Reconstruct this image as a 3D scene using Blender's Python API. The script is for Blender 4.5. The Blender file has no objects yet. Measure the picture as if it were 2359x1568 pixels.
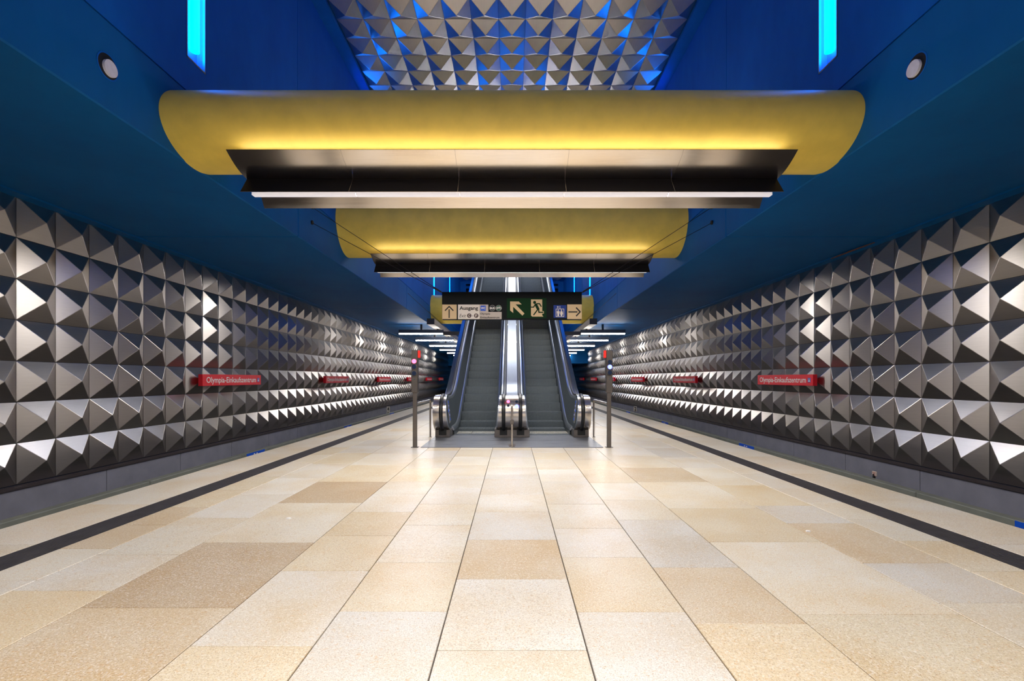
import bpy, bmesh, math, random
from mathutils import Vector, Matrix

random.seed(7)
SC = bpy.context.scene
COL = SC.collection

# ------------------------------------------------------------------ camera
CAM_H = 1.35
FPX = 1101.0                      # focal length in pixels of the 2359 px wide frame
VPX, VPY = 1179.5, 872.0          # vanishing point of the hall axis
cam_d = bpy.data.cameras.new('camera')
cam_d.sensor_width = 36.0
cam_d.lens = 36.0 * FPX / 2359.0
cam_d.shift_y = (VPY - 784.0) / 2359.0
cam_d.clip_start = 0.05
cam_d.clip_end = 300
cam = bpy.data.objects.new('camera', cam_d)
COL.objects.link(cam)
cam.location = (0, 0, CAM_H)
cam.rotation_euler = (math.radians(90), 0, 0)
SC.camera = cam

# ------------------------------------------------------------------ world and exposure
world = bpy.data.worlds.new('world')
SC.world = world
world.use_nodes = True
world.node_tree.nodes['Background'].inputs[0].default_value = (0.02, 0.03, 0.05, 1)
world.node_tree.nodes['Background'].inputs[1].default_value = 0.2
SC.view_settings.view_transform = 'Standard'
SC.view_settings.look = 'None'
SC.view_settings.exposure = 0.15
SC.view_settings.gamma = 1.0
SC.view_settings.use_curve_mapping = False
DOWN_POWER = 265.0                # W, shielded downlight of one big luminaire
UP_POWER = 13.0                   # W, each of its two uplight rows
LAMP_COL = (1.0, 0.95, 0.89)
SIDE_POWER = 55.0                 # emission of the small cross lamps at the far end
HIGH_POWER = 60.0                 # emission of the lamps hung high above the escalators
BLUE_POWER = 18.0                 # emission of the blue recessed tubes
SC.cycles.max_bounces = 8
SC.cycles.diffuse_bounces = 4
SC.cycles.glossy_bounces = 5
SC.cycles.adaptive_threshold = 0.025
SC.cycles.sample_clamp_indirect = 6.0
SC.cycles.blur_glossy = 0.5


# ------------------------------------------------------------------ helpers
def tag(o, label=None, cat=None, group=None, kind=None):
    if label: o['label'] = label
    if cat: o['category'] = cat
    if group: o['group'] = group
    if kind: o['kind'] = kind
    return o


def empty(name, loc=(0, 0, 0), label=None, cat=None, group=None, rz=0.0, kind=None):
    o = bpy.data.objects.new(name, None)
    COL.objects.link(o)
    o.location = loc
    o.rotation_euler = (0, 0, rz)
    o.empty_display_size = 0.1
    return tag(o, label, cat, group, kind)


def link(name, me, parent=None, loc=(0, 0, 0)):
    o = bpy.data.objects.new(name, me)
    COL.objects.link(o)
    o.location = loc
    if parent: o.parent = parent
    return o


class MB:
    """collects simple solids, then builds one mesh"""
    def __init__(s):
        s.v = []; s.f = []

    def add(s, vs, fs):
        n = len(s.v)
        s.v += [tuple(v) for v in vs]
        s.f += [tuple(i + n for i in f) for f in fs]
        return s

    def box(s, x0, x1, y0, y1, z0, z1):
        vs = [(x0, y0, z0), (x1, y0, z0), (x1, y1, z0), (x0, y1, z0), (x0, y0, z1), (x1, y0, z1), (x1, y1, z1), (x0, y1, z1)]
        return s.add(vs, [(0, 3, 2, 1), (4, 5, 6, 7), (0, 1, 5, 4), (1, 2, 6, 5), (2, 3, 7, 6), (3, 0, 4, 7)])

    def prism(s, pts, f0, f1):
        """pts: 2-D outline; f0, f1 map (a, b) to the 3-D points of the two caps"""
        n = len(pts)
        vs = [f0(a, b) for a, b in pts] + [f1(a, b) for a, b in pts]
        fs = [tuple(range(n))[::-1], tuple(range(n, 2 * n))]
        for i in range(n):
            j = (i + 1) % n
            fs.append((i, j, n + j, n + i))
        return s.add(vs, fs)

    def sweep(s, prof, path):
        """closed profile [(x, h)] along path [(y, z)], offset straight up"""
        n = len(prof); vs = []; fs = []
        for (y, z) in path:
            vs += [(x, y, z + h) for x, h in prof]
        for k in range(len(path) - 1):
            for i in range(n):
                j = (i + 1) % n
                fs.append((k * n + i, k * n + j, (k + 1) * n + j, (k + 1) * n + i))
        fs.append(tuple(range(n))[::-1])
        m = (len(path) - 1) * n
        fs.append(tuple(range(m, m + n)))
        return s.add(vs, fs)

    def tube(s, p, q, r, n=10, r2=None):
        p = Vector(p); q = Vector(q); d = (q - p).normalized()
        a = d.orthogonal().normalized(); b = d.cross(a)
        r2 = r if r2 is None else r2
        vs = []
        for c, rr in ((p, r), (q, r2)):
            for i in range(n):
                t = 2 * math.pi * i / n
                vs.append(c + a * (rr * math.cos(t)) + b * (rr * math.sin(t)))
        fs = [tuple(range(n))[::-1], tuple(range(n, 2 * n))]
        for i in range(n):
            j = (i + 1) % n
            fs.append((i, j, n + j, n + i))
        return s.add(vs, fs)

    def mesh(s, name, mat, smooth=False, bevel=0.0, seg=1):
        me = bpy.data.meshes.new(name)
        me.from_pydata(s.v, [], s.f)
        bm = bmesh.new(); bm.from_mesh(me)
        bmesh.ops.recalc_face_normals(bm, faces=bm.faces)
        if bevel > 0:
            es = [e for e in bm.edges if len(e.link_faces) == 2 and e.calc_face_angle(0) > 0.5]
            bmesh.ops.bevel(bm, geom=es, offset=bevel, segments=seg, affect='EDGES', profile=0.6)
        bm.to_mesh(me); bm.free()
        if smooth:
            for p in me.polygons: p.use_smooth = True
            me.set_sharp_from_angle(angle=math.radians(38))
        me.materials.append(mat)
        return me

    def build(s, name, mat, parent=None, smooth=False, bevel=0.0, seg=1):
        return link(name, s.mesh(name, mat, smooth, bevel, seg), parent)


# ------------------------------------------------------------------ materials
def new_mat(name):
    m = bpy.data.materials.new(name)
    m.use_nodes = True
    nt = m.node_tree
    return m, nt, nt.nodes['Principled BSDF']


def mixcol(nt, fac, a, b, mode='MIX'):
    n = nt.nodes.new('ShaderNodeMix')
    n.data_type = 'RGBA'; n.blend_type = mode
    for sock, val in ((n.inputs[0], fac), (n.inputs[6], a), (n.inputs[7], b)):
        if hasattr(val, 'links'): nt.links.new(val, sock)
        elif isinstance(val, (int, float)): sock.default_value = val
        else: sock.default_value = (*val, 1)
    return n.outputs[2]


def noise(nt, scale, detail=3, rough=0.55, coord='Object', stretch=None):
    tc = nt.nodes.new('ShaderNodeTexCoord')
    out = tc.outputs[coord]
    if stretch:
        mp = nt.nodes.new('ShaderNodeMapping')
        mp.inputs['Scale'].default_value = stretch
        nt.links.new(out, mp.inputs[0]); out = mp.outputs[0]
    n = nt.nodes.new('ShaderNodeTexNoise')
    n.inputs['Scale'].default_value = scale
    n.inputs['Detail'].default_value = detail
    n.inputs['Roughness'].default_value = rough
    nt.links.new(out, n.inputs['Vector'])
    return n.outputs['Fac']


def ramp(nt, fac, stops):
    r = nt.nodes.new('ShaderNodeValToRGB')
    e = r.color_ramp.elements
    while len(e) < len(stops): e.new(0.5)
    for el, (p, c) in zip(e, stops):
        el.position = p
        el.color = (*c, 1) if not isinstance(c, (int, float)) else (c, c, c, 1)
    nt.links.new(fac, r.inputs[0])
    return r.outputs[0]


def bump(nt, b, h, strength, dist=0.01):
    n = nt.nodes.new('ShaderNodeBump')
    n.inputs['Strength'].default_value = strength
    n.inputs['Distance'].default_value = dist
    nt.links.new(h, n.inputs['Height'])
    nt.links.new(n.outputs[0], b.inputs['Normal'])


def plain(name, col, rough=0.5, metal=0.0, spec=0.5, var=0.0, vscale=6.0):
    m, nt, b = new_mat(name)
    b.inputs['Roughness'].default_value = rough
    b.inputs['Metallic'].default_value = metal
    b.inputs['Specular IOR Level'].default_value = spec
    if var > 0:
        f = noise(nt, vscale, 4)
        c = ramp(nt, f, [(0.3, tuple(x * (1 - var) for x in col)), (0.7, tuple(min(1, x * (1 + var)) for x in col))])
        nt.links.new(c, b.inputs['Base Color'])
    else:
        b.inputs['Base Color'].default_value = (*col, 1)
    return m


def emit(name, col, strength):
    m, nt, b = new_mat(name)
    b.inputs['Base Color'].default_value = (*col, 1)
    b.inputs['Emission Color'].default_value = (*col, 1)
    b.inputs['Emission Strength'].default_value = strength
    return m


def brushed(name, col, rough, aniso, tangent, grain=(2, 2, 60)):
    m, nt, b = new_mat(name)
    b.inputs['Metallic'].default_value = 1.0
    b.inputs['Anisotropic'].default_value = aniso
    cx = nt.nodes.new('ShaderNodeCombineXYZ')
    for i in range(3): cx.inputs[i].default_value = tangent[i]
    nt.links.new(cx.outputs[0], b.inputs['Tangent'])
    f = noise(nt, 3.0, 4, 0.6, 'Object', grain)
    c = ramp(nt, f, [(0.3, tuple(x * 0.94 for x in col)), (0.7, tuple(min(1, x * 1.06) for x in col))])
    nt.links.new(c, b.inputs['Base Color'])
    r = ramp(nt, f, [(0.3, rough * 0.96), (0.7, rough * 1.05)])
    nt.links.new(r, b.inputs['Roughness'])
    return m


def blue_paint(name, col, dark):
    m, nt, b = new_mat(name)
    f1 = noise(nt, 0.55, 5, 0.6, 'Object', (1, 1, 0.35))
    f2 = noise(nt, 5.0, 5, 0.65, 'Object', (1, 1, 0.5))
    c = ramp(nt, f1, [(0.32, dark), (0.62, col)])
    c = mixcol(nt, 0.25, c, ramp(nt, f2, [(0.35, dark), (0.65, col)]))
    f3 = noise(nt, 2.2, 3, 0.5)
    c = mixcol(nt, ramp(nt, f3, [(0.74, 0.0), (0.78, 0.5)]), c, dark)
    nt.links.new(c, b.inputs['Base Color'])
    b.inputs['Roughness'].default_value = 0.62
    b.inputs['Specular IOR Level'].default_value = 0.12
    bump(nt, b, noise(nt, 9, 5, 0.6), 0.12, 0.006)
    return m


def granite(name, per_island):
    m, nt, b = new_mat(name)
    g = nt.nodes.new('ShaderNodeNewGeometry')
    oi = nt.nodes.new('ShaderNodeObjectInfo')
    if per_island:
        base = ramp(nt, g.outputs['Random Per Island'], [(0.0, (0.70, 0.62, 0.48)), (0.3, (0.71, 0.66, 0.56)), (0.6, (0.66, 0.56, 0.41)), (0.8, (0.71, 0.67, 0.60))])
        rnd = g.outputs['Random Per Island']
    else:
        base = oi.outputs['Color']
        rnd = oi.outputs['Random']
    mul = nt.nodes.new('ShaderNodeMath'); mul.operation = 'MULTIPLY'; mul.inputs[1].default_value = 37.0
    nt.links.new(rnd, mul.inputs[0])
    cx = nt.nodes.new('ShaderNodeCombineXYZ')
    nt.links.new(mul.outputs[0], cx.inputs[2])
    add = nt.nodes.new('ShaderNodeVectorMath'); add.operation = 'ADD'
    nt.links.new(g.outputs['Position'], add.inputs[0]); nt.links.new(cx.outputs[0], add.inputs[1])

    def nz(scale, detail, rough):
        n = nt.nodes.new('ShaderNodeTexNoise')
        n.inputs['Scale'].default_value = scale; n.inputs['Detail'].default_value = detail; n.inputs['Roughness'].default_value = rough
        nt.links.new(add.outputs[0], n.inputs['Vector'])
        return n.outputs['Fac']
    c = mixcol(nt, ramp(nt, nz(1.3, 4, 0.6), [(0.38, 0.0), (0.72, 0.8)]), base, mixcol(nt, 1.0, base, (0.90, 0.76, 0.55), 'MULTIPLY'))
    c = mixcol(nt, ramp(nt, nz(150, 3, 0.7), [(0.52, 0.0), (0.63, 0.75)]), c, mixcol(nt, 1.0, c, (0.52, 0.42, 0.33), 'MULTIPLY'))
    c = mixcol(nt, ramp(nt, nz(85, 2, 0.6), [(0.52, 0.0), (0.66, 0.4)]), c, (0.88, 0.84, 0.78))
    c = mixcol(nt, ramp(nt, nz(45, 3, 0.75), [(0.57, 0.0), (0.68, 0.6)]), c, mixcol(nt, 1.0, c, (0.92, 0.66, 0.38), 'MULTIPLY'))
    nt.links.new(c, b.inputs['Base Color'])
    r = ramp(nt, nz(2.5, 4, 0.5), [(0.3, 0.29), (0.7, 0.37)])
    nt.links.new(r, b.inputs['Roughness'])
    b.inputs['Specular IOR Level'].default_value = 0.5
    return m


BLUE_C, BLUE_D = (0.003, 0.125, 0.50), (0.002, 0.085, 0.38)
M = {
    'blue': blue_paint('blue_painted_concrete', BLUE_C, BLUE_D),
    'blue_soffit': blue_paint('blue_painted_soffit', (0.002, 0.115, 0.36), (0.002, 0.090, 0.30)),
    'joint': plain('dark_joint', (0.006, 0.012, 0.03), 0.8),
    'yellow': plain('yellow_painted_tube', (0.90, 0.67, 0.12), 0.46, 0, 0.45, 0.08, 3.0),
    'wall_steel': brushed('brushed_steel_wall_panel', (0.55, 0.515, 0.495), 0.29, 0.55, (0, 0, 1), (2, 1, 55)),
    'ceil_steel': brushed('brushed_steel_ceiling_panel', (0.60, 0.56, 0.54), 0.30, 0.4, (0, 1, 0), (40, 1, 2)),
    'reflector': brushed('brushed_reflector_metal', (0.88, 0.79, 0.70), 0.22, 0.6, (0, 1, 0), (1, 30, 30)),
    'reflector_dark': plain('dark_lacquered_baffle', (0.008, 0.008, 0.010), 0.5, 0.0, 0.15),
    'esc_steel': brushed('escalator_steel', (0.50, 0.53, 0.57), 0.30, 0.5, (1, 0, 0), (30, 1, 1)),
    'drum_steel': brushed('newel_drum_steel', (0.60, 0.55, 0.50), 0.20, 0.5, (0, 0, 1), (40, 2, 2)),
    'dark_panel': plain('dark_balustrade_panel', (0.040, 0.050, 0.058), 0.30, 0.0, 0.5),
    'step': plain('escalator_step_metal', (0.135, 0.16, 0.175), 0.45, 0.6, 0.5, 0.1, 20),
    'rubber': plain('black_rubber', (0.008, 0.008, 0.009), 0.38),
    'black': plain('matt_black', (0.006, 0.006, 0.006), 0.7),
    'granite': granite('granite_slab', False),
    'granite_far': granite('granite_slab_far', True),
    'grout': plain('floor_joint', (0.10, 0.085, 0.07), 0.9),
    'tactile': plain('dark_tactile_strip', (0.040, 0.036, 0.040), 0.55, 0, 0.4, 0.2, 8),
    'band': plain('grey_fibre_cement', (0.21, 0.21, 0.25), 0.62, 0, 0.4, 0.12, 2.5),
    'shadow_strip': plain('dark_brown_shadow_line', (0.030, 0.020, 0.022), 0.7),  # shade between panels and band put into a dark brown colour
    'cover': plain('grey_green_rail_cover', (0.20, 0.21, 0.175), 0.6, 0, 0.4, 0.12, 3.0),
    'bed': plain('track_bed', (0.018, 0.015, 0.014), 0.9, 0, 0.2, 0.4, 4.0),
    'rail': plain('rusty_rail', (0.10, 0.07, 0.055), 0.5, 0.6),
    'post': plain('brown_grey_post_metal', (0.16, 0.14, 0.125), 0.38, 0.75, 0.5, 0.1, 8),
    'stainless': plain('stainless_tube', (0.56, 0.52, 0.48), 0.24, 1.0),
    'tray': plain('grey_box_rail', (0.28, 0.26, 0.25), 0.55, 0.1),
    'tray_dark': plain('dark_cross_beam', (0.05, 0.05, 0.055), 0.5),
    'wire': plain('dark_wire', (0.02, 0.018, 0.02), 0.5, 0.3),
    'red': plain('red_enamel', (0.80, 0.012, 0.030), 0.4, 0, 0.25),
    'red_lit': emit('red_box_plastic', (0.85, 0.02, 0.012), 0.25),
    'white': plain('white_print', (0.86, 0.84, 0.80), 0.5),
    'logo_blue': plain('blue_print', (0.02, 0.05, 0.42), 0.4),
    'sticker_blue': plain('bright_blue_plate', (0.003, 0.09, 0.62), 0.45),
    'sign_dark': plain('dark_sign_panel', (0.004, 0.006, 0.007), 0.5, 0, 0.12),
    'sign_cream': plain('cream_sign_field', (0.72, 0.53, 0.29), 0.5),
    'sign_white': plain('pale_sign_field', (0.80, 0.74, 0.66), 0.5),
    'sign_grey': plain('grey_sign_field', (0.56, 0.49, 0.43), 0.5),
    'sign_brown': plain('brown_letter_disc', (0.09, 0.055, 0.05), 0.5),
    'notice': plain('grey_notice_film', (0.16, 0.16, 0.155), 0.5),
    'lift_blue': plain('deep_blue_field', (0.010, 0.040, 0.26), 0.45, 0, 0.2),
    'sign_green': plain('dark_green_sign_field', (0.001, 0.030, 0.007), 0.5, 0, 0.12),
    'bike_green': plain('green_disc', (0.004, 0.085, 0.05), 0.4),
    'bus_dark': plain('dark_blue_disc', (0.002, 0.010, 0.020), 0.4),
    'print': plain('black_print', (0.012, 0.009, 0.009), 0.6),
    'lens_dark': plain('dark_lens', (0.02, 0.03, 0.06), 0.12, 0, 0.6),
    'lens_red': emit('lit_red_lens', (1.0, 0.055, 0.12), 7),
    'lens_blue': emit('lit_blue_lens', (0.075, 0.095, 1.0), 8),
    'tube': emit('warm_white_tube', LAMP_COL, 1.5),
    'diffuser': emit('prismatic_diffuser', (0.86, 0.84, 0.90), 0.45),
    'side_tube': emit('neutral_white_tube', (1.0, 0.95, 0.88), SIDE_POWER),
    'high_tube': emit('cool_white_tube', (0.93, 0.95, 1.0), HIGH_POWER),
    'cyan': emit('cyan_tube', (0.0, 0.18, 1.0), BLUE_POWER),
    'recess': plain('recess_lining', (0.20, 0.32, 0.50), 0.5),
    'frame': plain('aluminium_frame', (0.40, 0.36, 0.33), 0.35, 0.9),
    'lamp_house': plain('blue_grey_lamp_housing', (0.10, 0.13, 0.20), 0.3, 0.6),
    'plaque': plain('beige_plaque', (0.60, 0.48, 0.40), 0.5),
    'plaque_red': plain('faded_red_print', (0.42, 0.12, 0.09), 0.5),
    'white_disc': plain('white_round_cap', (0.78, 0.78, 0.84), 0.5, 0, 0.4, 0.06, 20),
    'rust': plain('rust', (0.22, 0.08, 0.025), 0.85, 0, 0.2, 0.5, 25),
    'flake': plain('bare_plaster_flake', (0.42, 0.32, 0.22), 0.8),
    'litter': plain('paper_scrap', (0.85, 0.84, 0.82), 0.7),
    'plate': None,
}
m, nt, b = new_mat('grey_steel_landing_plate')
b.inputs['Metallic'].default_value = 0.55
f = noise(nt, 3.0, 4, 0.6, 'Object', (0.6, 6, 1))
nt.links.new(ramp(nt, f, [(0.3, (0.13, 0.14, 0.16)), (0.7, (0.30, 0.31, 0.34))]), b.inputs['Base Color'])
nt.links.new(ramp(nt, f, [(0.3, 0.45), (0.7, 0.28)]), b.inputs['Roughness'])
M['plate'] = m

# ------------------------------------------------------------------ dimensions of the place
WX = 7.82            # tiled side walls
TS = 0.65            # wall panel size
PH = 0.17            # pyramid height
SOF = 4.23           # soffit height over the tracks
HX = 4.34            # half width of the raised central hall
CEIL = 9.65          # central ceiling
Y0, Y1 = -10.0, 62.0
HALL_END = 40.3
WB = SOF - 7 * TS    # bottom of the panels


# ------------------------------------------------------------------ pyramid panel mesh
def pyramid_mesh(name, size, height, mat):
    """base in the local x-y plane, apex along +z, ridges slightly rounded"""
    h = size / 2 - 0.003
    bm = bmesh.new()
    bs = [bm.verts.new((sx * h, sy * h, 0.0)) for sx, sy in ((-1, -1), (1, -1), (1, 1), (-1, 1))]
    ms = [bm.verts.new((sx * h, sy * h, 0.006)) for sx, sy in ((-1, -1), (1, -1), (1, 1), (-1, 1))]
    ap = bm.verts.new((0, 0, height))
    for i in range(4):
        j = (i + 1) % 4
        bm.faces.new((bs[i], bs[j], ms[j], ms[i]))
        bm.faces.new((ms[i], ms[j], ap))
    bmesh.ops.recalc_face_normals(bm, faces=bm.faces)
    ridge = [e for e in bm.edges if ap in e.verts]
    bmesh.ops.bevel(bm, geom=ridge, offset=0.005, segments=1, affect='EDGES')
    me = bpy.data.meshes.new(name)
    bm.to_mesh(me); bm.free()
    me.materials.append(mat)
    return me


def join_panels(name, src, mats, mat):
    """copies of one panel joined in one mesh"""
    vs, fs = [], []
    pv = [v.co.copy() for v in src.vertices]
    pf = [tuple(p.vertices) for p in src.polygons]
    for mx in mats:
        n = len(vs)
        vs += [tuple(mx @ v) for v in pv]
        fs += [tuple(i + n for i in f) for f in pf]
    me = bpy.data.meshes.new(name)
    me.from_pydata(vs, [], fs)
    me.materials.append(mat)
    return me


ROT_L = Matrix(((0, 0, 1), (0, 1, 0), (-1, 0, 0))).to_4x4()      # +z -> +x (left wall faces +x)
ROT_R = Matrix(((0, 0, -1), (0, 1, 0), (1, 0, 0))).to_4x4()      # +z -> -x
ROT_C = Matrix(((1, 0, 0), (0, -1, 0), (0, 0, -1))).to_4x4()     # +z -> -z


def bake(me, rot):
    me.transform(rot)
    return me


# ------------------------------------------------------------------ side walls with pyramid panels
def side_wall(side, phase, top_end):
    s = -1 if side == 'left' else 1
    wb = MB()
    wb.box(s * (WX + 0.012), s * (WX + 0.3), Y0, Y1, -1.2, SOF + 0.3)
    wall = wb.build('wall_' + side, M['joint'])
    tag(wall, 'tall %s track wall clad in brushed steel pyramid panels' % side, 'wall', kind='structure')
    me = bake(pyramid_mesh('pyramid_panel_' + side, TS, PH, M['wall_steel']), ROT_L if s < 0 else ROT_R)
    k0 = int(math.floor((Y0 - phase) / TS)) + 1
    k1 = int((Y1 - 1 - phase) / TS)
    far = []
    for k in range(k0, k1):
        yc = phase + (k + 0.5) * TS
        for r in range(7):
            if r < 2 and yc > top_end: continue
            z = SOF - (r + 0.5) * TS
            if -1 <= k < 41:
                o = link('pyramid_panel', me, wall, (s * WX, yc, z))
            else:
                far.append(Matrix.Translation((s * WX, yc, z)))
    fo = link('pyramid_panel_field', join_panels('pyramid_panel_field', me, far, M['wall_steel']), wall)
    fo['kind'] = 'stuff'
    # grey cladding band under the panels, one board after the other
    yb = 9.08 if s < 0 else 9.02
    for k in range(-8, 26):
        y = yb + 2.02 * k
        MB().box(s * 7.70, s * 7.83, y + 0.006, y + 2.014, -0.90, -0.37).build('band_board', M['band'], wall, bevel=0.004)
    MB().box(s * 7.66, s * 7.83, Y0, Y1, -0.368, -0.335).build('shadow_strip', M['shadow_strip'], wall)  # dark strip painted in for the shadow line above the band
    return wall


wl = side_wall('left', 7.533, 58.0)
wr = side_wall('right', 7.82, 49.0)

# dark blue cornice where the panels meet the soffit
for side, s in (('left', -1), ('right', 1)):
    t = MB().box(s * 7.58, s * 7.84, Y0, Y1, SOF - 0.03, SOF + 0.05).build('trim_1' if s < 0 else 'trim_2', M['blue_soffit'])
    tag(t, 'dark blue cornice strip along the top of the %s panel wall' % side, 'trim', kind='structure')

# ------------------------------------------------------------------ soffits over the tracks
for side, s, low_end in (('left', -1, 58.2), ('right', 1, 49.2)):
    root = empty('ceiling_' + side, (0, 0, 0), 'low blue concrete soffit above the %s track' % side, 'ceiling', kind='structure')
    cuts = [Y0, -0.3, 9.7, 19.7, 29.7, 39.7, 49.7, Y1]
    for a, b_ in zip(cuts[:-1], cuts[1:]):
        MB().box(s * (HX), s * (WX + 0.3), a + 0.008, b_ - 0.008, SOF, 5.192).build('soffit_slab', M['blue_soffit'], root, bevel=0.015)
    MB().box(s * (HX + 0.03), s * (WX + 0.3), Y0, Y1, SOF + 0.02, 5.18).build('joint_filler', M['joint'], root)
    MB().box(s * HX, s * (WX + 0.3), low_end, Y1, SOF - 2 * TS, SOF - 0.02).build('bulkhead', M['blue_soffit'], root)

# ------------------------------------------------------------------ raised hall walls with recessed lights
LIGHT_Y = [6.585 + 6.7 * k for k in range(-2, 5)]
LW = 0.39            # width of a recessed light
LZ0, LZ1 = 5.66, 9.25
for side, s in (('left', -1), ('right', 1)):
    root = empty('wall_upper_' + side, (0, 0, 0), 'high blue concrete wall on the %s side of the raised hall' % side, 'wall', kind='structure')
    seam = 5.20
    cuts = [Y0, -0.3, 9.7, 19.7, 29.7, HALL_END]
    for a, b_ in zip(cuts[:-1], cuts[1:]):
        # upper panels leave openings for the recessed lights
        ys = [a + 0.007]
        for ly in LIGHT_Y:
            if a < ly < b_: ys += [ly - LW / 2, ly + LW / 2]
        ys.append(b_ - 0.007)
        mb = MB()
        for i in range(0, len(ys), 2):
            mb.box(s * (HX + 0.012), s * (HX + 0.4), ys[i], ys[i + 1], seam + 0.008, CEIL)
        for ly in LIGHT_Y:
            if a < ly < b_:
                mb.box(s * (HX + 0.012), s * (HX + 0.4), ly - LW / 2, ly + LW / 2, seam + 0.008, LZ0)
                mb.box(s * (HX + 0.012), s * (HX + 0.4), ly - LW / 2, ly + LW / 2, LZ1, CEIL)
        mb.build('concrete_panel', M['blue'], root)
    MB().box(s * (HX + 0.27), s * (HX + 0.6), Y0, HALL_END, 5.19, CEIL).build('joint_filler', M['joint'], root)

blue_labels = {1: 'nearest to the viewpoint', 4: 'above the far end of the %s rail', 5: 'farthest from the viewpoint'}
for side, s in (('left', -1), ('right', 1)):
    for k, ly in enumerate(LIGHT_Y):
        d = ['behind the viewpoint', 'overhead beside the viewpoint', 'nearest in view, before the first yellow tube', 'behind the second yellow tube',
             'behind the second luminaire', 'just above the sign cables', 'farthest back, just above the sign edge'][k]
        root = empty('recessed_light', (s * (HX + 0.012), ly, LZ0), 'blue glowing light slot in the %s wall, %s' % (side, d), 'light', 'blue light slots in the upper walls')
        x0, x1 = 0.0, s * 0.22
        w = LW / 2
        H = LZ1 - LZ0
        bk = MB()
        bk.box(s * 0.11, s * 0.24, -w, w, 0, H)
        bk.box(0.005 * s, s * 0.22, -w, -w + 0.012, 0, H)
        bk.box(0.005 * s, s * 0.22, w - 0.012, w, 0, H)
        bk.box(0.005 * s, s * 0.22, -w, w, 0, 0.012)
        bk.build('recess_lining', M['recess'], root)
        fr = MB()
        fr.box(-s * 0.006, s * 0.03, -w, -w + 0.014, 0, H)
        fr.box(-s * 0.006, s * 0.03, w - 0.014, w, 0, H)
        fr.box(-s * 0.006, s * 0.03, -w, w, 0, 0.02)
        fr.build('frame', M['frame'], root)
        MB().tube((s * 0.045, 0.045, 0.22), (s * 0.045, 0.045, H - 0.1), 0.055, 14).build('tube', M['cyan'], root, smooth=True)

# round capped openings low in the hall walls
for side, s in (('left', -1), ('right', 1)):
    root = empty('round_opening', (s * HX, 5.13, 4.70), 'white round cap in a dark hole of the %s blue wall' % side, 'opening')
    ring = MB()
    n = 28
    vs = []; fs = []
    for i in range(n):
        t = 2 * math.pi * i / n
        for r, x in ((0.125, -0.004), (0.140, -0.004), (0.140, 0.02), (0.125, 0.02)):
            vs.append((s * x, r * math.cos(t), r * math.sin(t)))
    for i in range(n):
        j = (i + 1) % n
        for q in range(4):
            fs.append((4 * i + q, 4 * i + (q + 1) % 4, 4 * j + (q + 1) % 4, 4 * j + q))
    ring.add(vs, fs).build('rim', M['blue'], root)
    MB().tube((-s * 0.003, 0, 0), (s * 0.006, 0, 0), 0.127, 28).build('hole', M['black'], root)
    MB().tube((-s * 0.03, 0.012, -0.015), (s * 0.0, 0.012, -0.015), 0.085, 28).build('cap', M['white_disc'], root)

# ------------------------------------------------------------------ central ceiling with pyramid panels
CT = 0.624
root = empty('ceiling', (0, 0, 0), 'high central ceiling of hanging steel pyramid panels', 'ceiling', kind='structure')
MB().box(-HX - 0.4, HX + 0.4, Y0, HALL_END, CEIL + 0.012, CEIL + 0.4).build('ceiling_slab', M['blue'], root)
cme = bake(pyramid_mesh('ceiling_panel', CT, 0.165, M['ceil_steel']), ROT_C)
cy = 11.03
far = []
for k in range(int((Y0 - cy) / CT) + 1, int((HALL_END - cy) / CT)):
    yc = cy + (k + 0.5) * CT
    for i in range(13):
        x = (i - 6) * CT
        if -6 <= k <= 9: link('pyramid_panel', cme, root, (x, yc, CEIL))
        else: far.append(Matrix.Translation((x, yc, CEIL)))
o = link('pyramid_panel_field', join_panels('ceiling_panel_field', cme, far, M['ceil_steel']), root)
o['kind'] = 'stuff'
for s in (-1, 1):
    MB().box(s * 4.06, s * (HX + 0.02), Y0, HALL_END, CEIL - 0.10, CEIL + 0.02).build('border_strip', M['blue'], root)

# end wall of the raised hall, with the opening the escalators lead to
ew = empty('wall_back', (0, 0, 0), 'blue end wall of the raised hall behind the escalators', 'wall', kind='structure')
mb = MB()
mb.box(-HX - 0.4, -2.6 - 1.3, HALL_END, HALL_END + 0.3, SOF, CEIL)
mb.box(HX + 0.4, 2.6 + 1.3, HALL_END, HALL_END + 0.3, SOF, CEIL)
mb.box(-3.9, 3.9, HALL_END, HALL_END + 0.3, SOF, 8.65)
mb.box(-3.9, 3.9, HALL_END, HALL_END + 0.3, 9.35, CEIL)
mb.build('concrete_wall', M['blue'], ew)
MB().box(-3.9, 3.9, HALL_END + 0.1, HALL_END + 0.4, 9.0, 9.2).build('cross_beam', M['blue'], ew)
MB().box(-3.95, 3.95, HALL_END + 0.9, HALL_END + 1.0, 8.4, 9.5).build('dark_opening', M['joint'], ew)
MB().box(-WX - 0.3, WX + 0.3, Y1, Y1 + 0.2, -1.2, SOF + 0.5).build('far_wall', M['blue_soffit'], ew)
MB().box(-HX, HX, HALL_END + 0.35, Y1, SOF, SOF + 0.4).build('low_ceiling', M['blue_soffit'], ew)
wf = MB().box(-WX - 0.3, WX + 0.3, Y0 - 0.3, Y0, -1.2, CEIL + 0.4).build('wall_front', M['blue'])
tag(wf, 'blue concrete wall closing the hall behind the viewpoint', 'wall', kind='structure')

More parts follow.
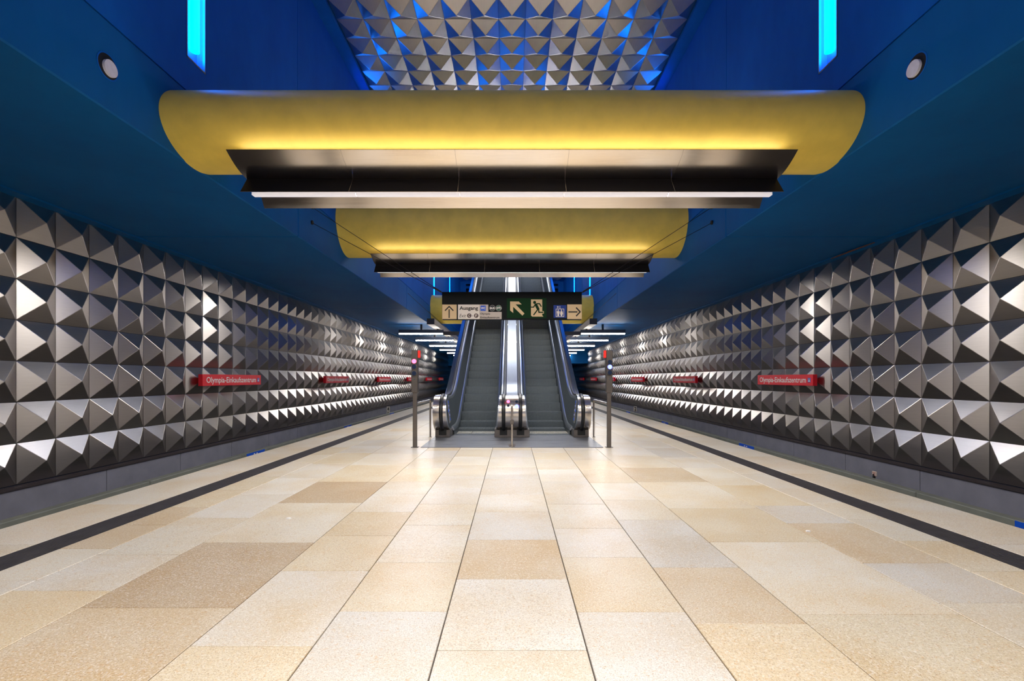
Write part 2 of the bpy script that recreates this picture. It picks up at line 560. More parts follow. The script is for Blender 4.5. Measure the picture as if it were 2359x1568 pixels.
# ------------------------------------------------------------------ platform floor of granite slabs
EDGE = 4.60
fl = empty('floor', (0, 0, 0), 'platform floor of beige granite slabs with narrow joints', 'floor', kind='structure')
MB().box(-EDGE, EDGE, Y0, Y1, -1.1, -0.012).build('floor_bed', M['grout'], fl)
J = 0.0035
colx = [(-0.375, 0.375), (-1.005, -0.375), (-1.63, -1.005), (-2.55, -1.63), (-3.19, -2.55), (-3.60, -3.19), (-EDGE, -3.88),
        (0.375, 1.005), (1.005, 1.63), (1.63, 2.57), (2.57, 3.21), (3.21, 3.62), (3.90, EDGE)]
cuts = [[2.38, 3.224, 4.01, 4.85, 5.587, 6.45, 7.3, 8.2],
        [2.778, 3.51, 4.41, 5.147, 5.9, 6.6, 7.5, 8.3],
        [2.416, 3.362, 4.11, 4.848, 5.6, 6.3, 7.2, 8.1],
        [2.82, 3.94, 5.2, 6.27, 7.48, 8.6],
        [3.045, 3.67, 4.64, 5.59, 6.5, 7.6, 8.7],
        [3.21, 3.8, 4.416, 5.02, 5.8, 6.6, 7.7],
        [3.89, 5.14, 6.9, 8.2],
        [2.77, 3.616, 4.32, 5.15, 6.3, 7.1, 8.0],
        [2.635, 3.424, 4.57, 5.33, 6.2, 7.1, 7.9],
        [2.74, 3.955, 4.98, 6.26, 7.27, 8.4],
        [2.88, 3.504, 4.47, 5.09, 6.06, 7.2, 8.2],
        [3.35, 3.98, 4.6, 5.22, 5.9, 6.8, 7.9],
        [3.9, 5.3, 6.8, 8.3]]
PALE, CREAM, OCHRE, BROWN, TAN, GREY = (0.77, 0.735, 0.66), (0.76, 0.71, 0.60), (0.75, 0.66, 0.49), (0.56, 0.45, 0.31), (0.68, 0.58, 0.43), (0.70, 0.67, 0.61)
tone = {(3, 0): TAN, (3, 1): BROWN, (3, 2): CREAM, (3, 3): BROWN, (3, 4): OCHRE, (1, 0): PALE, (1, 1): OCHRE, (1, 2): CREAM, (0, 0): PALE, (0, 1): PALE, (0, 2): TAN,
        (0, 3): GREY, (2, 0): OCHRE, (2, 1): PALE, (2, 2): OCHRE, (7, 0): PALE, (7, 1): OCHRE, (7, 2): PALE, (8, 0): OCHRE, (8, 1): TAN, (8, 2): GREY,
        (9, 0): OCHRE, (9, 1): CREAM, (9, 2): OCHRE, (9, 3): CREAM, (9, 4): TAN, (10, 0): CREAM, (10, 1): GREY, (10, 2): TAN, (10, 3): GREY, (10, 4): OCHRE,
        (4, 0): OCHRE, (4, 1): PALE, (4, 2): CREAM, (4, 3): PALE, (11, 0): OCHRE, (11, 1): OCHRE, (5, 2): TAN, (5, 3): TAN, (5, 4): OCHRE}
slabs = []
for ci, (xa, xb) in enumerate(colx):
    edge = ci in (6, 12)
    ys = [cuts[ci][0] - 0.95, *cuts[ci]]
    while ys[-1] < Y1 - 1.5: ys.append(ys[-1] + random.uniform(0.72, 1.12) * (1.5 if edge else 1))
    pre = ys[0]
    back = []
    while pre > Y0 + 1:
        n = pre - random.uniform(0.75, 1.1); back.append((n, pre)); pre = n
    for i, (a, b_) in enumerate(zip(ys[:-1], ys[1:])):
        c = tone.get((ci, i)) or random.choice([PALE, CREAM, CREAM, CREAM, OCHRE, GREY, PALE])
        if edge: c = random.choice([(0.82, 0.77, 0.67), (0.80, 0.74, 0.63)])
        slabs.append((xa, xb, a, b_, c))
    for a, b_ in back: slabs.append((xa, xb, a, b_, None))
vis = sorted([q for q in slabs if q[4] and q[3] > 1.9], key=lambda q: q[2])
rest = [q for q in slabs if not (q[4] and q[3] > 1.9)] + vis[296:]
for xa, xb, a, b_, c in vis[:296]:
    w, l = (xb - xa) / 2 - J, (b_ - a) / 2 - J * 0.8
    dz = random.uniform(-0.0012, 0.0)
    o = MB().box(-w, w, -l, l, -0.02, 0).build('granite_slab', M['granite'], fl, bevel=0.0025)
    o.location = ((xa + xb) / 2, (a + b_) / 2, dz)
    v = random.uniform(0.85, 0.95)
    o.color = (c[0] * v, c[1] * v, c[2] * v, 1)
mb = MB()
for xa, xb, a, b_, c in rest: mb.box(xa + J, xb - J, a + J, b_ - J, -0.02, 0)
o = mb.build('granite_slab_field', M['granite_far'], fl)
o['kind'] = 'stuff'
# grooved dark guidance strips let into the floor
for side, s, xa, xb in (('left', -1, -3.88, -3.60), ('right', 1, 3.62, 3.90)):
    n = 11
    prof = [(xa + 0.003, -0.015)]
    for i in range(n):
        p = (xb - xa - 0.006) / n; x = xa + 0.003 + i * p
        prof += [(x, 0.001), (x + p * 0.6, 0.001), (x + p * 0.65, -0.005), (x + p * 0.98, -0.005)]
    prof += [(xb - 0.003, -0.015)]
    MB().sweep(prof, [(Y0, 0), (Y1, 0)]).build('guidance_strip', M['tactile'], fl)

# ------------------------------------------------------------------ track beds and covered conductor rails
for side, s in (('left', -1), ('right', 1)):
    t = empty('track_bed', (s * 6.1, 0, -1.1), 'dark track bed with two rails beside the %s platform edge' % side, 'track', kind='structure')
    MB().box(-1.6, 1.75, Y0, Y1, -0.1, 0.0).build('bed', M['bed'], t)
    for x in (-0.72, 0.72): MB().box(x - 0.035, x + 0.035, Y0, Y1, 0.0, 0.16).build('rail', M['rail'], t)
    c = empty('conductor_rail_cover', (s * 7.2, 0, -1.1), 'grey green conductor rail cover running along the foot of the %s wall' % side, 'cover')
    y = 3.0 if s < 0 else 2.1
    k = 0
    while y < Y1 - 3.2:
        MB().box(-0.06, 0.12, y, y + 3.17, 0.03, 0.445).build('cover_length', M['cover'], c, bevel=0.012)
        y += 3.18

# ------------------------------------------------------------------ yellow tubes across the hall
def tube_beam(yc, zc, a, b_, label, group=None, hang=None):
    n = 72
    vs = []; fs = []
    L = HX + 0.012
    xs = [-L, L]
    for x in xs:
        for i in range(n):
            t = 2 * math.pi * i / n
            vs.append((x, a * math.cos(t), b_ * math.sin(t)))
    for i in range(n):
        j = (i + 1) % n
        fs.append((i, j, n + j, n + i))
    fs += [tuple(range(n))[::-1], tuple(range(n, 2 * n))]
    root = empty('tube_beam', (0, yc, zc + CAM_H), label, 'tube beam', 'yellow tube beams across the hall')
    mb = MB(); mb.add(vs, fs)
    mb.build('tube', M['yellow'], root, smooth=True)
    return root


tube_beam(6.54, 3.333, 0.67, 0.463, 'big yellow tube spanning the hall above the nearest luminaire, nearest in view')
tube_beam(12.58, 3.97, 0.80, 0.77, 'yellow tube spanning the hall above the second luminaire, middle of the three')
tube_beam(26.2, 3.79, 0.80, 0.78, 'yellow tube passing behind the escalators, farthest of the three')
tube_beam(0.45, 3.333, 0.67, 0.463, 'yellow tube overhead beside the viewpoint')
tube_beam(-5.6, 3.333, 0.67, 0.463, 'yellow tube behind the viewpoint')

# ------------------------------------------------------------------ big luminaires hung below the tubes
LH = 3.55


def luminaire(yc, dz, label):
    root = empty('luminaire', (0, yc, CAM_H + 2.42 + dz), label, 'luminaire', 'broad steel luminaires below the tubes')
    z0 = 2.42
    def P(d, z): return (d - 6.55, z - z0)
    # cross-section of the front half (mirrored for the rear half)
    arc = []
    for i in range(9):
        t = i / 8
        d = 5.93 + (6.40 - 5.93) * t
        z = 2.84 + (2.67 - 2.84) * t - 0.035 * math.sin(math.pi * t)
        arc.append(P(d, z))
    foot = P(6.24, 2.443)
    sec = 2 * LH / 5
    for k in range(5):
        xa, xb = -LH + k * sec, -LH + (k + 1) * sec
        for sgn in (1, -1):
            th = 0.004
            outl = [(sgn * y, z) for y, z in arc] + [(sgn * y, z + th) for y, z in reversed(arc)]
            MB().prism(outl, lambda y, z: (xa, y, z), lambda y, z: (xb, y, z)).build('reflector_wing', M['reflector'], root, smooth=True)
            e = arc[-1]
            for nm, mt, da, db in (('baffle', M['reflector_dark'], 0.0, 0.004), ('baffle_lining', M['reflector'], 0.004, 0.008)):
                o1 = [(sgn * (e[0] + da), e[1]), (sgn * (foot[0] + da), foot[1]), (sgn * (foot[0] + db), foot[1]), (sgn * (e[0] + db), e[1])]
                MB().prism(o1, lambda y, z: (xa, y, z), lambda y, z: (xb, y, z)).build(nm, mt, root)
            MB().tube((xa + 0.03, sgn * 0.385, 0.425), (xb - 0.03, sgn * 0.385, 0.425), 0.015, 8).build('uplight_tube', M['tube'], root)
        if k:                                   # cover strip over the joint of two sections
            e = arc[-1]
            for sgn in (1, -1):
                lo = [(sgn * y, z - 0.003) for y, z in arc]
                hi = [(sgn * y, z + 0.001) for y, z in reversed(arc)]
                MB().prism(lo + hi, lambda y, z: (xa - 0.0025, y, z), lambda y, z: (xa + 0.0025, y, z)).build('joint_strip', M['stainless'], root)
                o1 = [(sgn * (e[0] - 0.003), e[1]), (sgn * (foot[0] - 0.003), foot[1]), (sgn * (foot[0] + 0.002), foot[1]), (sgn * (e[0] + 0.002), e[1])]
                MB().prism(o1, lambda y, z: (xa - 0.002, y, z), lambda y, z: (xa + 0.002, y, z)).build('joint_strip', M['stainless'], root)
        MB().box(xa, xb, -0.15, 0.15, 0.250, 0.262).build('housing', M['reflector'], root)
        MB().box(xa + 0.005, xb - 0.005, -0.042, 0.042, 0.083, 0.12).build('diffuser', M['diffuser'], root)
    for nm, y, z, w, pw, spread, rx in (('downlight', 0.0, 0.081, 0.075, DOWN_POWER, 176, 0.0), ('uplight', -0.405, 0.435, 0.04, UP_POWER, 180, -math.radians(97)), ('uplight', 0.405, 0.435, 0.04, UP_POWER, 180, math.radians(97))):
        ld = bpy.data.lights.new(nm, 'AREA')
        ld.shape = 'RECTANGLE'; ld.size = 2 * LH - 0.1; ld.size_y = w
        ld.energy = pw; ld.color = LAMP_COL; ld.spread = math.radians(spread)
        lo = link(nm, ld, root, (0, y, z))
        lo.rotation_euler = (rx, 0, 0)
    for x in (-2.8, -0.95, 0.95, 2.8):
        MB().tube((x, 0, 0.26), (x, 0, 0.47), 0.012, 8).build('hanger', M['wire'], root)
    return root


luminaire(6.55, 0.0, 'wide steel luminaire with dark baffles below the nearest yellow tube')
luminaire(12.60, 0.295, 'wide steel luminaire below the second yellow tube, in front of the escalators')
luminaire(0.46, 0.0, 'wide steel luminaire overhead beside the viewpoint')
luminaire(-5.59, 0.0, 'wide steel luminaire behind the viewpoint')


# ------------------------------------------------------------------ flat drawing helpers (signs)
class Board:
    """flat print on a board: u to the right, v up, n towards the reader"""
    def __init__(s, parent, o, u, v, n):
        s.p = parent; s.o = Vector(o); s.u = Vector(u); s.v = Vector(v); s.n = Vector(n)

    def at(s, a, b, c=0.0):
        return s.o + s.u * a + s.v * b + s.n * c

    def poly(s, name, pts, mat, lift=0.003, th=0.002, label=None):
        mb = MB().prism(pts, lambda a, b: s.at(a, b, lift - th), lambda a, b: s.at(a, b, lift))
        o = mb.build(name, mat, s.p)
        if label: o['label'] = label
        return o

    def rect(s, name, a0, a1, b0, b1, mat, lift=0.003, th=0.002, label=None):
        return s.poly(name, [(a0, b0), (a1, b0), (a1, b1), (a0, b1)], mat, lift, th, label)

    def disc(s, name, a, b, r, mat, lift=0.003, n=24):
        return s.poly(name, [(a + r * math.cos(2 * math.pi * i / n), b + r * math.sin(2 * math.pi * i / n)) for i in range(n)], mat, lift)

    def strokes(s, name, lines, w, mat, lift=0.003, round_=False):
        mb = MB()
        for line in lines:
            for (a0, b0), (a1, b1) in zip(line[:-1], line[1:]):
                d = math.hypot(a1 - a0, b1 - b0) or 1e-6
                px, py = -(b1 - b0) / d * w / 2, (a1 - a0) / d * w / 2
                ex, ey = (a1 - a0) / d * w * 0.22, (b1 - b0) / d * w * 0.22
                pts = [(a0 + px - ex, b0 + py - ey), (a0 - px - ex, b0 - py - ey), (a1 - px + ex, b1 - py + ey), (a1 + px + ex, b1 + py + ey)]
                mb.prism(pts, lambda a, b: s.at(a, b, lift - 0.002), lambda a, b: s.at(a, b, lift))
        return mb.build(name, mat, s.p)

    def ring(s, name, a, b, r, w, mat, lift=0.003, n=28):
        mb = MB()
        vs = []; fs = []
        for i in range(n):
            t = 2 * math.pi * i / n
            for rr in (r, r - w):
                vs.append(s.at(a + rr * math.cos(t), b + rr * math.sin(t), lift))
        for i in range(n):
            j = (i + 1) % n
            fs.append((2 * i, 2 * j, 2 * j + 1, 2 * i + 1))
        mb.add(vs, fs)
        return mb.build(name, mat, s.p)

    def text(s, name, body, a0, a1, b0, b1, mat, lift=0.004, bold=0.0, shear=0.0):
        """lettering whose ink fills the box a0..a1, b0..b1"""
        me0 = text_mesh(body, bold, shear)
        xs = [v.co.x for v in me0.vertices]; ys = [v.co.y for v in me0.vertices]
        x0, x1, y0, y1 = min(xs), max(xs), min(ys), max(ys)
        me = me0.copy(); me.name = name
        for v in me.vertices:
            a = a0 + (v.co.x - x0) / (x1 - x0) * (a1 - a0)
            b = b0 + (v.co.y - y0) / (y1 - y0) * (b1 - b0)
            v.co = s.at(a, b, lift)
        me.materials.clear(); me.materials.append(mat)
        return link(name, me, s.p)


TEXTS = {}


def text_mesh(body, bold, shear):
    key = (body, bold, shear)
    if key not in TEXTS:
        cu = bpy.data.curves.new('lettering', 'FONT')
        cu.body = body; cu.size = 1.0; cu.offset = bold; cu.shear = shear; cu.resolution_u = 3
        ob = bpy.data.objects.new('lettering', cu)
        COL.objects.link(ob)
        dg = bpy.context.evaluated_depsgraph_get(); dg.update()
        TEXTS[key] = bpy.data.meshes.new_from_object(ob.evaluated_get(dg))
        bpy.data.objects.remove(ob); bpy.data.curves.remove(cu)
    return TEXTS[key]


# ------------------------------------------------------------------ red station name signs on the track walls
def name_sign(side, y0, label):
    s = -1 if side == 'left' else 1
    X = s * 7.53
    L, H = 2.68, 0.285
    root = empty('station_sign', (X, y0 + L / 2, 1.315), label, 'station sign', 'red station name signs')
    MB().box(-0.055, 0.055, -L / 2, L / 2, -H / 2, H / 2).build('panel', M['red'], root, bevel=0.006)
    for yy in (-0.9, 0.9):
        MB().box(min(s * 0.05, s * 0.22), max(s * 0.05, s * 0.22), yy - 0.03, yy + 0.03, -0.03, 0.03).build('bracket', M['wire'], root)
    if s < 0: bd = Board(root, (0.056, -L / 2, -H / 2), (0, 1, 0), (0, 0, 1), (1, 0, 0))
    else: bd = Board(root, (-0.056, L / 2, -H / 2), (0, -1, 0), (0, 0, 1), (-1, 0, 0))
    bd.text('lettering', 'Olympia-Einkaufszentrum', 0.14, 2.40, 0.030, 0.222, M['white'], 0.002, bold=0.012)
    bd.p = bd.rect('logo', 2.47, 2.59, 0.085, 0.20, M['logo_blue'], 0.002)
    bd.rect('logo_bar', 2.487, 2.573, 0.105, 0.122, M['white'], 0.0035)
    bd.strokes('logo_letter', [[(2.503, 0.185), (2.503, 0.145), (2.515, 0.133), (2.545, 0.133), (2.557, 0.145), (2.557, 0.185)]], 0.012, M['white'], 0.0035)
    return root


nth = ['nearest', 'second nearest', 'third nearest', 'fourth nearest, partly behind the signal post', 'fifth nearest', 'farthest']
for k, y in enumerate([11.55, 19.2, 26.8, 34.4, 42.0, 49.4]):
    name_sign('left', y, 'red station name sign on the left wall, ' + nth[k])
for k, y in enumerate([11.87, 19.5, 27.3, 35.0, 42.7, 50.2]):
    name_sign('right', y, 'red station name sign on the right wall, ' + nth[k])

# blue plates on the conductor rail covers
for side, s, ys in (('left', -1, [(12.75, 0.92), (20.15, 0.92), (27.7, 0.92)]), ('right', 1, [(5.86, 0.92), (14.1, 0.92), (21.85, 0.92), (28.9, 0.92)])):
    names = {'left': ['nearest', 'second', 'farthest'], 'right': ['nearest, at the picture edge', 'second', 'third', 'farthest']}[side]
    for (y, L), nm in zip(ys, names):
        X = 7.1355 if s > 0 else -7.0755
        root = empty('warning_plate', (X, y + L / 2, -0.76), 'blue plate with white symbols on the %s rail cover, %s' % (side, nm), 'plate', 'blue plates on the rail covers')
        pl = MB().box(-0.004, 0.004, -L / 2, L / 2, -0.10, 0.10).build('plate', M['sticker_blue'], root)
        if s < 0: bd = Board(pl, (0.005, -L / 2, -0.10), (0, 1, 0), (0, 0, 1), (1, 0, 0))
        else: bd = Board(pl, (-0.005, L / 2, -0.10), (0, -1, 0), (0, 0, 1), (-1, 0, 0))
        k = -1 if s > 0 else 1
        for a0, a1 in ((0.30, 0.40), (0.43, 0.53)):
            bd.poly('symbol_window', [(a0, 0.06), (a1, 0.06), (a1, 0.115), (a0 + 0.015, 0.115)], M['white'], 0.003)
            bd.poly('symbol_window', [(a0 + 0.03, 0.135), (a1, 0.135), (a1, 0.165), (a0 + 0.045, 0.165)], M['white'], 0.003)
        bd.rect('symbol_line', 0.30, 0.62, 0.035, 0.048, M['white'], 0.003)

# number boards by the tracks
def number_board(x, y, ztop, digits, label):
    h = 0.30
    n = len(digits)
    root = empty('number_board', (x, y, -0.95), label, 'number board')
    MB().box(-0.012, 0.012, -0.012 + 0.03, 0.012 + 0.03, -0.05, ztop + 0.95).build('stake', M['wire'], root)
    for i, dch in enumerate(digits):
        z1 = ztop + 0.95 - i * (h + 0.01)
        pl = MB().box(-0.095, 0.095, -0.006, 0.006, z1 - h, z1).build('plate', M['sign_white'], root)
        bd = Board(pl, (-0.095, -0.007, z1 - h), (1, 0, 0), (0, 0, 1), (0, -1, 0))
        bd.text('numeral', dch, 0.045, 0.145, 0.035, 0.26, M['print'], 0.002, bold=0.03)


number_board(-7.35, 28.4, -0.29, ['4', '2'], 'pale board with black 4 above a 2 at the foot of the left wall')
number_board(7.35, 28.5, -0.29, ['2'], 'pale board with a black 2 at the foot of the right wall')

# small plaque on a dark stalk at the foot of the right wall
root = empty('plaque', (7.45, 9.82, -0.95), 'small beige plaque with faded red print at the foot of the right wall', 'plaque')
MB().box(-0.02, 0.02, 0.0, 0.03, -0.05, 0.34).build('stalk', M['black'], root)
pq = MB().box(-0.012, 0.012, -0.062, 0.062, 0.30, 0.40).build('plate', M['plaque'], root, bevel=0.01)
for yy, zz in ((-0.025, 0.375), (0.025, 0.37), (0.0, 0.35), (-0.02, 0.325), (0.028, 0.325)):
    MB().box(-0.0145, -0.0125, yy - 0.011, yy + 0.011, zz - 0.009, zz + 0.009).build('print_mark', M['plaque_red'], pq)

# ------------------------------------------------------------------ escalators
XI, XO = 0.40, 1.38           # inner and outer edge of the steps
T30 = math.tan(math.radians(30))
KB, KT = 12.45, 26.4
ZT = (KT - KB) * T30


def zr(y):
    if y < KB - 0.55: return 0.0
    if y < KB + 0.55: return (y - KB + 0.55) ** 2 * T30 / 2.2
    if y < KT - 0.55: return (y - KB) * T30
    if y < KT + 0.55: return ZT - (KT + 0.55 - y) ** 2 * T30 / 2.2
    return ZT


def path(a, b):
    ys = [a] + [KB - 0.55 + 0.11 * i for i in range(11)] + [14, 17, 20, 23, 25] + [KT - 0.55 + 0.11 * i for i in range(11)] + [b]
    ys = sorted(set(y for y in ys if a <= y <= b))
    return [(y, zr(y)) for y in ys]


NY, NZ, NR = 11.05, 0.575, 0.395     # newel drum
P_ALL = path(NY, 28.0)


def side_parts(root, e, sg, outer):
    """one balustrade; e = X of the step edge, sg = direction away from the steps"""
    def pr(pts): return [(e + sg * x, h) for x, h in pts]
    MB().sweep(pr([(0, -0.2), (0, 0.165), (0.02, 0.165), (0.02, -0.2)]), path(11.45, 28.0)).build('skirt', M['dark_panel'], root)
    MB().sweep(pr([(-0.012, 0.13), (-0.012, 0.165), (0.02, 0.215), (0.05, 0.235), (0.05, 0.20), (0.01, 0.13)]), path(11.3, 28.0)).build('skirt_strip', M['esc_steel'], root, smooth=True)
    MB().sweep(pr([(0.045, 0.225), (0.115, 0.88), (0.135, 0.88), (0.065, 0.225)]), P_ALL).build('balustrade_panel', M['dark_panel'], root)
    MB().sweep(pr([(0.108, 0.875), (0.112, 0.915), (0.13, 0.935), (0.165, 0.935), (0.165, 0.875)]), P_ALL).build('top_rail', M['esc_steel'], root, smooth=True)
    # handrail: straight run plus the loop round the newel
    hw = [(0.168, 0.93), (0.165, 0.955), (0.178, 0.978), (0.21, 0.985), (0.240, 0.978), (0.252, 0.955), (0.249, 0.93)]
    mb = MB().sweep(pr(hw), P_ALL)
    loop = []
    n = 18
    for i in range(n + 1):
        t = math.radians(90 + 190 * i / n)
        for r, x in ((NR - 0.01, 0.170), (NR + 0.012, 0.168), (NR + 0.034, 0.185), (NR + 0.040, 0.21), (NR + 0.034, 0.236), (NR + 0.012, 0.252), (NR - 0.01, 0.250)):
            loop.append((e + sg * x, NY + r * math.cos(t), NZ + r * math.sin(t)))
    fs = []
    for i in range(n):
        for q in range(7):
            fs.append((7 * i + q, 7 * i + (q + 1) % 7, 7 * i + 7 + (q + 1) % 7, 7 * i + 7 + q))
    mb.add(loop, fs).build('handrail', M['rubber'], root, smooth=True)
    # D-shaped cheek at the newel, leaning like the panel
    arc = [(NY + (NR - 0.004) * math.cos(math.radians(90 + 9 * i)), NZ + (NR - 0.004) * math.sin(math.radians(90 + 9 * i))) for i in range(21)]
    arc += [(NY + 0.35, 0.19), (NY + 0.35, 0.97 - 0.05)]
    def cx(z): return 0.045 + 0.07 * (z - 0.2) / 0.7
    MB().prism(arc, lambda y, z: (e + sg * cx(z), y, z), lambda y, z: (e + sg * (cx(z) + 0.02), y, z)).build('newel_cheek', M['dark_panel'], root)
    rim = []
    n2 = 20
    for i in range(n2 + 1):
        t = math.radians(90 + 180 * i / n2)
        for r, dx in ((NR - 0.018, -0.006), (NR + 0.003, -0.006), (NR + 0.003, 0.02), (NR - 0.018, 0.02)):
            z = NZ + r * math.sin(t)
            rim.append((e + sg * (cx(z) + dx), NY + r * math.cos(t), z))
    fs = []
    for i in range(n2):
        for q in range(4):
            fs.append((4 * i + q, 4 * i + (q + 1) % 4, 4 * i + 4 + (q + 1) % 4, 4 * i + 4 + q))
    MB().add(rim, fs).build('newel_rim', M['esc_steel'], root)
    # grey notice strip with blue pictograms on the cheek
    if outer:
        def pt(y, z, l): return (e + sg * (cx(z) - l), y, z)
        def plate(name, q, mat, l):
            MB().prism(q, lambda y, z: pt(y, z, l - 0.001), lambda y, z: pt(y, z, l)).build(name, mat, root)
        plate('notice_strip', [(NY - 0.20, 0.85), (NY + 0.12, 0.87), (NY + 0.20, 0.36), (NY - 0.14, 0.31)], M['notice'], 0.004)
        for i, (y, z) in enumerate(((NY + 0.05, 0.81), (NY + 0.06, 0.72), (NY + 0.08, 0.62), (NY + 0.09, 0.51), (NY + 0.11, 0.41), (NY - 0.06, 0.61))):
            plate('pictogram', [(y - 0.06, z - 0.034), (y + 0.06, z - 0.028), (y + 0.05, z + 0.036), (y - 0.065, z + 0.032)], M['sticker_blue'], 0.006)
            if i in (1, 2, 3):
                plate('pictogram_mark', [(y - 0.035, z - 0.018), (y + 0.03, z - 0.015), (y + 0.022, z + 0.018), (y - 0.038, z + 0.016)], M['sign_white'], 0.0075)


def drum(root, xa_fun, xb, name='newel_drum'):
    arc = [(NY + NR * math.cos(math.radians(90 + 6 * i)), NZ + NR * math.sin(math.radians(90 + 6 * i))) for i in range(31)]
    arc += [(NY + 0.3, NZ - NR), (NY + 0.3, NZ + NR)]
    MB().prism(arc, lambda y, z: (xa_fun(z), y, z), lambda y, z: (xb(z), y, z)).build(name, M['drum_steel'], root, smooth=True)


def step_mesh():
    w = (XO - XI) / 2 - 0.006
    mb = MB()
    mb.box(-w, w, 0.0, 0.40, -0.32, -0.018)
    n = 28
    p = 2 * w / n
    for i in range(n):                      # cleats of the tread, carried down the riser
        x = -w + i * p
        mb.box(x, x + p * 0.55, -0.012, 0.398, -0.23, 0.0)
    return mb.mesh('step', M['step'])


STEP = step_mesh()


def escalator(side, label):
    s = -1 if side == 'left' else 1
    root = empty('escalator', (0, 0, 0), label, 'escalator', 'pair of escalators')
    side_parts(root, s * XO, s, True)
    side_parts(root, s * XI, -s, False)
    # outer deck and cladding
    def pr(pts): return [(s * (XO + x), h) for x, h in pts]
    MB().sweep(pr([(0.255, 0.935), (0.39, 0.80), (0.39, 0.76), (0.255, 0.89)]), path(NY + 0.1, 28.0)).build('outer_deck', M['esc_steel'], root)
    MB().sweep(pr([(0.165, 0.875), (0.165, 0.925), (0.255, 0.925), (0.255, 0.875)]), P_ALL).build('handrail_guide', M['black'], root)
    MB().sweep([(s * (XI - x), h) for x, h in [(0.165, 0.875), (0.165, 0.925), (0.255, 0.925), (0.255, 0.875)]], P_ALL).build('handrail_guide', M['black'], root)
    out = [(11.4, 0.02), (11.4, 0.80), (12.0, 0.80)] + [(y, zr(y) + 0.80) for y in (12.45, 13.0, 18, 25.8, 26.4, 28)] + [(28, 7.0), (26.5, 7.0), (14.3, 0.02)]
    MB().prism(out, lambda y, z: (s * (XO + 0.375), y, z), lambda y, z: (s * (XO + 0.388), y, z)).build('outer_cladding', M['esc_steel'], root)
    # newel
    drum(root, lambda z: s * (XO + 0.055 + 0.07 * (z - 0.2) / 0.7), lambda z: s * (XO + 0.39))
    MB().box(min(s * (XO + 0.03), s * (XO + 0.375)), max(s * (XO + 0.03), s * (XO + 0.375)), 10.92, 11.75, 0.012, 0.19).build('newel_base', M['post'], root, bevel=0.006)
    MB().box(min(s * (XO + 0.12), s * (XO + 0.29)), max(s * (XO + 0.12), s * (XO + 0.29)), 10.905, 10.95, 0.065, 0.215).build('handrail_inlet', M['black'], root)
    MB().box(min(s * (XO + 0.30), s * (XO + 0.36)), max(s * (XO + 0.30), s * (XO + 0.36)), 10.672, 10.70, 0.72, 0.75).build('key_switch', M['white'], root)
    # comb and steps
    MB().box(min(s * XI, s * XO) + 0.02, max(s * XI, s * XO) - 0.02, 11.25, 11.50, 0.013, 0.03).build('comb', M['esc_steel'], root)
    y = 11.50
    while y < 27.2:
        o = link('step', STEP, root, (s * (XI + XO) / 2, y, max(0.006, zr(y + 0.12))))
        y += 0.4
    MB().prism([(11.8, -0.02), (12.7, -0.02), (26.4, ZT - 0.35), (28.0, ZT - 0.35), (28.0, 6.95), (26.4, 6.95), (14.4, -0.02)],
               lambda y, z: (s * (XI - 0.02), y, z), lambda y, z: (s * (XO + 0.37), y, z)).build('truss_casing', M['dark_panel'], root)
    return root


escalator('left', 'left escalator with dark steps and steel decks, beside the red signal')
escalator('right', 'right escalator with dark steps and steel decks, beside the blue signal')

# steel console between the two escalators
root = empty('escalator_console', (0, 11.0, 0), 'steel middle deck and rounded console between the two escalators', 'console')
rel = MB().sweep([(-0.143, 0.90), (-0.143, 0.945), (0.143, 0.945), (0.143, 0.90)], P_ALL)
rel.v = [(x, y - 11.0, z) for x, y, z in rel.v]
rel.build('middle_deck', M['esc_steel'], root)
arc = [(NY - 11 + NR * math.cos(math.radians(90 + 6 * i)), NZ + NR * math.sin(math.radians(90 + 6 * i))) for i in range(31)]
arc += [(NY - 11 + 0.3, NZ - NR), (NY - 11 + 0.3, NZ + NR)]
hx = lambda z: XI - 0.055 - 0.07 * (z - 0.2) / 0.7
MB().prism(arc, lambda y, z: (-hx(z), y, z), lambda y, z: (hx(z), y, z)).build('newel_drum', M['drum_steel'], root, smooth=True)
MB().box(-0.40, 0.40, -0.08, 0.75, 0.012, 0.19).build('newel_base', M['post'], root, bevel=0.006)
for x in (-0.195, 0.195): MB().box(x - 0.085, x + 0.085, -0.095, -0.04, 0.065, 0.215).build('handrail_inlet', M['black'], root)


def drum_lens(x, z, r, mat, name):
    dy = NY - 11 - math.sqrt(max(0.0, NR ** 2 - (z - NZ) ** 2))
    nrm = Vector((0, dy - (NY - 11), z - NZ)).normalized()
    p = Vector((x, dy, z))
    MB().tube(p - nrm * 0.01, p + nrm * 0.012, r, 20).build(name, mat, root)


drum_lens(-0.085, 0.835, 0.036, M['lens_red'], 'red_lamp')
drum_lens(-0.085, 0.745, 0.030, M['lens_dark'], 'dark_lamp')
drum_lens(0.105, 0.835, 0.030, M['lens_dark'], 'dark_lamp')
drum_lens(0.105, 0.730, 0.042, M['lens_blue'], 'blue_lamp')

# landing plate in front of the escalators
lp = MB()
lp.box(-1.79, -0.006, 9.36, 10.35, 0.0, 0.010)
lp.box(0.006, 1.79, 9.36, 10.35, 0.0, 0.010)
lp.box(-1.79, 1.79, 10.36, 11.48, 0.0, 0.010)
tag(lp.build('landing_plate', M['plate']), 'grey steel landing plate on the floor in front of the escalators', 'plate')
# upper landing
br = MB().box(-1.77, 1.77, 28.0, HALL_END + 0.2, ZT - 0.55, ZT - 0.02).build('upper_landing', M['blue'])
tag(br, 'blue concrete landing at the top of the escalators', 'landing', kind='structure')

